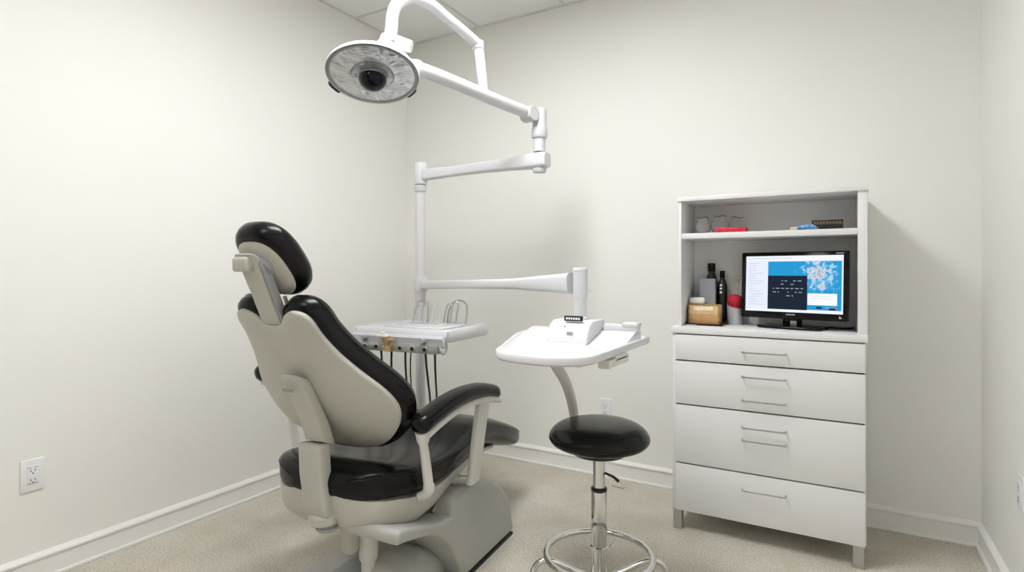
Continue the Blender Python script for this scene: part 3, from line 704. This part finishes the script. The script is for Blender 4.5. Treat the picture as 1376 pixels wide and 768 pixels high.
for a in (180+4, -4, 270, 81.4):
    d = rt*math.cos(math.radians(a))+fw*math.sin(math.radians(a))
    P = [d*.026+V((0, 0, .055)), d*.08+V((0, 0, .075)), d*.14+V((0, 0, .105)), d*.187+V((0, 0, .120)), d*.222+V((0, 0, .108)), d*.244+V((0, 0, .065)), d*.252+V((0, 0, .012))]
    mb = MB(); mb.tube(catmull(P, 6), .0115, 14); lg = mb.build('leg', 'chrome', st)
    mb = MB(); mb.lathe([(0, 0), (.016, 0), (.017, .004), (.015, .014), (0, .015)], at(d*.252)); mb.build('rubber_foot', 'rubber', lg)

# ------------------------------------------------------------------ drawer cabinet, hutch
cab = thing('drawer_cabinet', 'white four-drawer cabinet on short metal legs against the back wall', 'cabinet', (-.285, 2.578, 0))
def crel(mb, name, key, parent=cab, base=V((-.285, 2.578, 0)), **k): return rel(mb.build(name, key, parent, **k), base)
m = MB(); x0, x1 = -.658, .0815
m.use('laminate').box((x0, 2.584, .088), (x0+.016, 3.02, .876), .0015); m.box((x1-.004, 2.597, .088), (x1+.004, 3.02, .876), .001); m.box((x0+.016, 2.60, .088), (x1, 3.02, .104), .001); m.box((x0+.016, 3.0, .104), (x1, 3.02, .876), .001)
m.use('gap').box((x0+.016, 2.602, .104), (x1-.004, 2.612, .876), 0)
crel(m, 'carcass', None)
crel(MB().box((-.662, 2.574, .8765), (.090, 3.024, .905), .003), 'countertop', 'laminate')
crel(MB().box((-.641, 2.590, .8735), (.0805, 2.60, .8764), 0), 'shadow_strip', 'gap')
DR = [((.7595, .8715), (.8125,)), ((.5645, .7530), (.709, .610)), ((.3030, .5580), (.497, .4435)), ((.089, .2965), (.2345,))]
for (z0, z1), hs_ in DR:
    d = crel(MB().box((-.6415, 2.578, z0), (.0805, 2.597, z1), .0012), 'drawer', 'laminate')
    for hz in hs_:
        mb = MB(); P = [(-.3615, 2.578, hz), (-.3615, 2.556, hz), (-.359, 2.551, hz), (-.354, 2.549, hz), (-.203, 2.549, hz), (-.198, 2.551, hz), (-.1955, 2.556, hz), (-.1955, 2.578, hz)]
        mb.tube(P, .0033, 10); crel(mb, 'handle', 'steel', d)
for lx, ly in ((-.655, 2.585), (.039, 2.585), (-.655, 2.975), (.039, 2.975)):
    crel(MB().box((lx, ly, 0), (lx+.038, ly+.038, .0885), .002), 'leg', 'alu')

hut = thing('shelf_hutch', 'white open hutch with one shelf standing on the drawer cabinet', 'shelf unit', (-.285, 2.62, .905))
HB = V((-.285, 2.62, .905))
HF, HBK = 2.625, 2.885
def h(mb, n, key='laminate'): return rel(mb.build(n, key, hut), HB)
h(MB().box((-.640, HF, .9055), (-.628, 3.02, 1.468), .001), 'side_panel'); h(MB().box((.057, HF, .9055), (.0895, 3.02, 1.468), .001), 'side_panel')
h(MB().box((-.646, HF-.008, 1.4685), (.094, 3.02, 1.4865), .0015), 'top_panel')
h(MB().box((-.6275, HBK, .906), (.0565, HBK+.012, 1.468), 0), 'back_panel')
h(MB().box((-.6275, HF+.004, 1.299), (.0565, HBK, 1.3235), .0012), 'shelf')

# ------------------------------------------------------------------ monitor
a_ = math.atan2(2.68-2.775, .40)
mon = thing('monitor', 'black widescreen computer monitor showing a blue web page, on the cabinet top', 'monitor', (-.18, 2.735, .9055), a_)
MW, MH = .2165, .145
FZ = .186; tilt = math.radians(3)
pan_m = MB()
pan_m.box((-MW, -.012, -MH), (MW, .0, MH), .004); pan_m.box((-MW+.03, 0, -MH+.03), (MW-.03, .03, MH-.03), .012)
bez = pan_m.build('bezel', 'gloss', mon); bez.location = (0, 0, FZ); bez.rotation_euler = (-tilt, 0, 0)
SWd, SHt = .196, .1215; SZ = .006
m = MB()
def quad(key, u0, v0, u1, v1, lay):   # u,v in 0..1 from the screen's top left
    m.use(key); y = -.0125-.0003*lay
    X = lambda u: -SWd+2*SWd*u
    Z = lambda v: SZ+SHt-2*SHt*v
    m.face([m.bm.verts.new((X(u), y, Z(v))) for u, v in ((u0, v1), (u1, v1), (u1, v0), (u0, v0))])
quad('s_page', 0, 0, 1, 1, 0); quad('s_bar', 0, 0, 1, .085, 1)
quad('s_splash', .245, .10, .985, .945, 1)
quad('s_dark', .245, .355, .655, .955, 2)
quad('s_white', .66, .66, .945, .86, 2)
quad('s_bar', .0, .955, 1, 1, 2)
for k in range(17):
    v = .12+k*.047
    quad('s_line', .035, v, .035+random.choice([.05, .08, .12, .16]), v+.010, 2)
quad('s_line', .01, .04, .5, .052, 2); quad('s_ink', .015, .955, .02, .965, 3)
for r_, v in enumerate((.44, .50, .575, .64, .705)):
    u = .30
    while u < .60:
        w_ = random.uniform(.012, .04)
        if random.random() < (.35 if r_ < 2 else .75): quad('s_text', u, v, min(u+w_, .62), v+.013, 3)
        u += w_+.018
for v in (.70, .74): quad('s_line', .69, v, .90, v+.008, 3)
quad('s_ink', .745, .885, .80, .92, 3); quad('s_ink', .87, .90, .93, .94, 3); quad('s_text', .83, .89, .94, .905, 3)
scr = m.build('screen', None, bez)
m = MB()
for k in range(5): m.box((-.022+k*.0075, -.0128, -.1285), (-.0165+k*.0075, -.0119, -.1235), 0)
m.build('maker_lettering', 's_mark', bez)
m = MB()
for k in range(6): m.box((.168+k*.005, -.0128, .1335), (.1718+k*.005, -.0119, .137), 0)
m.build('model_lettering', 's_mark', bez)
m = MB(); m.box((.182, -.0128, -.134), (.187, -.0119, -.124), 0); m.box((.1868, -.0128, -.134), (.192, -.0119, -.130), 0); m.build('corner_logo', 's_mark', bez)
m = MB(); m.use('gloss').box((-.045, .004, .008), (.03, .03, .10), .006); m.use('steel').box((-.012, .001, .012), (.014, .006, .034), .003); m.build('stand_neck', None, mon)
MB().prism([(p.x, p.y) for p in catmull([(-.125, -.045), (.0, -.06), (.115, -.05), (.125, .02), (.11, .075), (-.11, .075), (-.128, .02)], 5, True)], lambda a, b, hh: V((a-.005, b, hh)), 0, .012, .005, 3).build('stand_base', 'gloss', mon)
cb = MB(); cb.tube(catmull([(-.10, 2.80, .9105), (-.05, 2.80, .9105), (.0, 2.79, .9105), (.03, 2.80, .9105), (.045, 2.84, .9105)], 6), .0045, 8)
tag(cb.build('power_cable', 'rubber'), 'black cable lying on the cabinet top behind the monitor', 'cable')

# ------------------------------------------------------------------ things on the hutch shelf
SZF = 1.3238
def jar(x, y, r, label):
    t = thing('glass_jar', label, 'jar', (x, y, SZF), random.uniform(0, 6), 'round glass jars on the shelf')
    zc = r*1.02
    prof = [(0, .0005), (r*.45, .0005), (r*.62, .003)]+[(r*math.sin(b), zc-r*math.cos(b)) for b in [PI*(.25+.52*k/12) for k in range(13)]]
    rt_, zt = prof[-1]
    prof += [(rt_*.97, zt+.006), (rt_*1.06, zt+.014), (rt_*1.04, zt+.0145), (rt_*.93, zt+.006)]
    inner = [((r-.0025)*math.sin(b), zc-(r-.0025)*math.cos(b)) for b in [PI*(.77-.5*k/12) for k in range(13)]]
    prof += inner+[(0, .006)]
    MB().lathe(prof, None, 36).build('bowl', 'glass', t)
    P = []
    for k in range(40):
        a = 2*PI*k/40; P.append(V(((rt_*1.08)*math.cos(a), rt_*1.08*math.sin(a), zt+.0145+.003*math.sin(3*a))))
    MB().tube(P, .0015, 6, closed=True).build('rim', 'wire', t)
jar(-.562, 2.76, .036, 'clear round glass jar, the first of three from the left side panel')
jar(-.490, 2.79, .040, 'clear round glass jar standing between two others on the shelf')
jar(-.418, 2.815, .036, 'clear round glass jar standing behind the red box')
t = thing('flat_box', 'flat red cardboard box on the hutch shelf before the glass jars', 'box', (-.425, 2.69, SZF), .0)
MB().box((-.064, -.02, 0), (.064, .05, .0225), .001).build('carton', 'red', t); m = MB()
for k in range(4): m.box((-.05+k*.027, -.0206, .006), (-.034+k*.027, -.0198, .0095), 0)
m.box((-.0645, -.0204, .0155), (.0645, .0504, .0165), 0); m.build('print', 'redcloth', t)
t = thing('dark_box', 'dark cardboard box with gold lettering at the right end of the shelf', 'box', (-.05, 2.76, SZF), .0)
MB().box((-.058, -.035, 0), (.058, .04, .044), .001).build('carton', 'darkbox', t)
m = MB(); m.box((-.0585, -.0356, .027), (.0585, .0404, .029), 0)
for k in range(9): m.box((-.05+k*.0115, -.0357, .032), (-.043+k*.0115, -.0348, .0365), 0)
m.build('gold_band', 'gold', t)
t = thing('snack_packet', 'crumpled blue and cream packet lying in front of the dark box', 'packet', (-.125, 2.685, SZF+.0004), .1)
m = MB(); rings = []
for k in range(9):
    u = -.045+.09*k/8; tkn = .010*math.sin(PI*k/8)**.6+.0012
    rings.append(rring(0, 0, .022+.004*math.sin(k*2.1), tkn, 2.2, 16, lambda a, b: V((u, a, tkn+.0036+b+.002*math.sin(k*1.7+a*120)))))
m.loft(rings); pk = m.build('wrapper', 'blue', t)
m = MB(); m.box((-.062, -.015, .001), (-.038, .012, .013), .003, 2, Matrix.Rotation(.2, 4, 'Z')); m.build('paper_end', 'cream', t)

# ------------------------------------------------------------------ things on the cabinet top
CZ = .9053
t = thing('desk_tray', 'flat black desk tray under the tan wooden box on the cabinet top', 'tray', (-.543, 2.735, CZ), 0)
m = MB(); m.box((-.082, -.055, 0), (.082, .095, .006), .002); m.box((-.082, -.055, .006), (-.077, .095, .012), .001); m.box((.077, -.055, .006), (.082, .095, .012), .001); m.box((-.077, .09, .006), (.077, .095, .012), .001); m.build('tray_base', 'gloss', t)
m = MB(); m.box((-.08, -.0565, .001), (-.03, -.055, .004), 0); m.build('tray_label', 'silver', t)
t = thing('wooden_box', 'small two-tone tan wooden box in the black desk tray', 'box', (-.548, 2.745, CZ+.0062), .0)
MB().box((-.068, -.035, 0), (.068, .045, .042), .002).build('box_body', 'wood', t)
MB().box((-.068, -.035, .0422), (.068, .045, .086), .002).build('box_lid', 'woodlight', t)
o = MB().box((-.045, -.0358, .062), (.042, -.0348, .08), 0).build('paper_label', 'cream', t)
m = MB()
for xx in (-.0685, .0625): m.box((xx, -.0365, 0), (xx+.006, -.033, .087), .0005)
m.box((-.0685, -.0365, .083), (.0685, -.033, .088), .0005); m.build('edge_trim', 'gold', t)
t = tag(MB().box((-.034, -.016, 0), (.034, .016, .03), .011, 4).build('tissue_packet', 'tissue'), 'white rounded tissue packet lying on top of the tan wooden box', 'tissue packet')
t.location = (-.585, 2.755, CZ+.0947); t.rotation_euler = (0, 0, .05)
t = tag(MB().prism([(-.036, 0), (.036, 0), (.036, .201), (.031, .206), (-.030, .206), (-.036, .198)], lambda a, b, hh: V((a, hh, b)), -.02, .02, .003).build('grey_box', 'greycard'), 'tall blue-grey carton standing behind the tan wooden box', 'box')
t.location = (-.5475, 2.8110, CZ+.0063)
t = thing('spray_bottle', 'large black bottle with square cap behind the blue-grey carton', 'bottle', (-.54, 2.858, CZ), 0)
MB().lathe([(0, .0), (.024, 0), (.026, .004), (.026, .185), (.0255, .20), (.020, .225), (.014, .238), (.0135, .245), (0, .245)], None, 32).build('bottle_body', 'black', t)
MB().lathe([(0, .246), (.0165, .246), (.0175, .248), (.0175, .283), (.016, .286), (0, .286)], None, 32).build('cap', 'gloss', t)
t = thing('slim_bottle', 'slim black bottle with white marks between the carton and silver cup', 'bottle', (-.489, 2.848, CZ), 0)
b_ = MB().lathe([(0, .0), (.020, 0), (.0225, .004), (.0225, .165), (.021, .185), (.013, .205), (.010, .212), (.0095, .216), (0, .216)], None, 32).build('bottle_body', 'black', t)
MB().lathe([(0, .2165), (.0105, .2165), (.011, .218), (.011, .248), (.010, .25), (0, .25)], None, 28).build('cap', 'gloss', t)
m = MB()
for z in (.148, .166, .182): m.lathe([(0, 0), (.0055, 0), (.0055, .0015), (0, .0015)], at((-.003, -.0222 if z < .18 else -.0208, z), frame((0, -1, 0))), 14)
m.build('white_marks', 'plate', b_)
t = thing('silver_cup', 'silver-grey cup with a slanted rim beside the monitor', 'cup', (-.428, 2.82, CZ), 0)
m = MB(); n_ = 40
def cupring(r, z, tl): return [V((r*math.cos(2*PI*k/n_), r*math.sin(2*PI*k/n_), z+tl*(-math.cos(2*PI*k/n_)*.6-.5*math.sin(-2*PI*k/n_)))) for k in range(n_)]
m.loft([cupring(.0295, 0, 0), cupring(.0315, .003, 0), cupring(.0335, .04, 0), cupring(.036, .088, .016), cupring(.0345, .088, .016), cupring(.032, .04, 0), cupring(.029, .006, 0)]); m.build('cup_body', 'silver', t)
t = thing('red_pouch', 'dark red fabric pouch stuffed into the silver cup', 'pouch', (-.428, 2.815, CZ+.0062), 0)
m = MB(); P = [(.0, .0), (.018, .01), (.0245, .04), (.028, .075), (.033, .095), (.034, .11), (.029, .124), (.016, .132), (0, .134)]
m.lathe([(p.x, p.y) for p in catmull([V((a, b, 0)) for a, b in P], 4)], Matrix.Scale(.8, 4, (0, 1, 0)), 32); m.build('pouch_body', 'redcloth', t)
t = thing('tweezers', 'pale metal tweezers sticking up out of the red pouch', 'tweezers', (-.424, 2.815, CZ+.135), 0)
for s_ in (-1, 1):
    mb = MB(); mb.tube(catmull([(-.006*s_, 0, .004), (-.003*s_+.004, 0, .03), (.004*s_+.008, 0, .055), (.005*s_+.012, 0, .072)], 5), [.0022]*16, 8, flat=1.4)
    mb.lathe([(0, 0), (.005, 0), (.005, .006), (0, .006)], at((.005*s_+.012, 0, .070)), 12); mb.build('tweezer_arm', 'brass' if s_ < 0 else 'steel', t)

# ------------------------------------------------------------------ world, camera, colour
w = bpy.data.worlds.new('World'); SC.world = w; w.use_nodes = True
w.node_tree.nodes['Background'].inputs['Color'].default_value = (.9, .95, 1, 1); w.node_tree.nodes['Background'].inputs['Strength'].default_value = .3
cam = bpy.data.cameras.new('Camera'); co = bpy.data.objects.new('Camera', cam); C.objects.link(co)
cam.sensor_width = 36; cam.lens = 36*766/1376; cam.shift_y = -19/1376; cam.clip_start = .01
co.location = (0, 0, 1.15); co.rotation_euler = (PI/2, 0, math.radians(30)); SC.camera = co
SC.view_settings.view_transform = 'Standard'; SC.view_settings.look = 'None'; SC.view_settings.gamma = 1; SC.view_settings.use_curve_mapping = False
SC.view_settings.exposure = .53
try: SC.cycles.max_bounces = 10; SC.cycles.diffuse_bounces = 6; SC.cycles.transmission_bounces = 10; SC.cycles.sample_clamp_indirect = 6
except Exception: pass
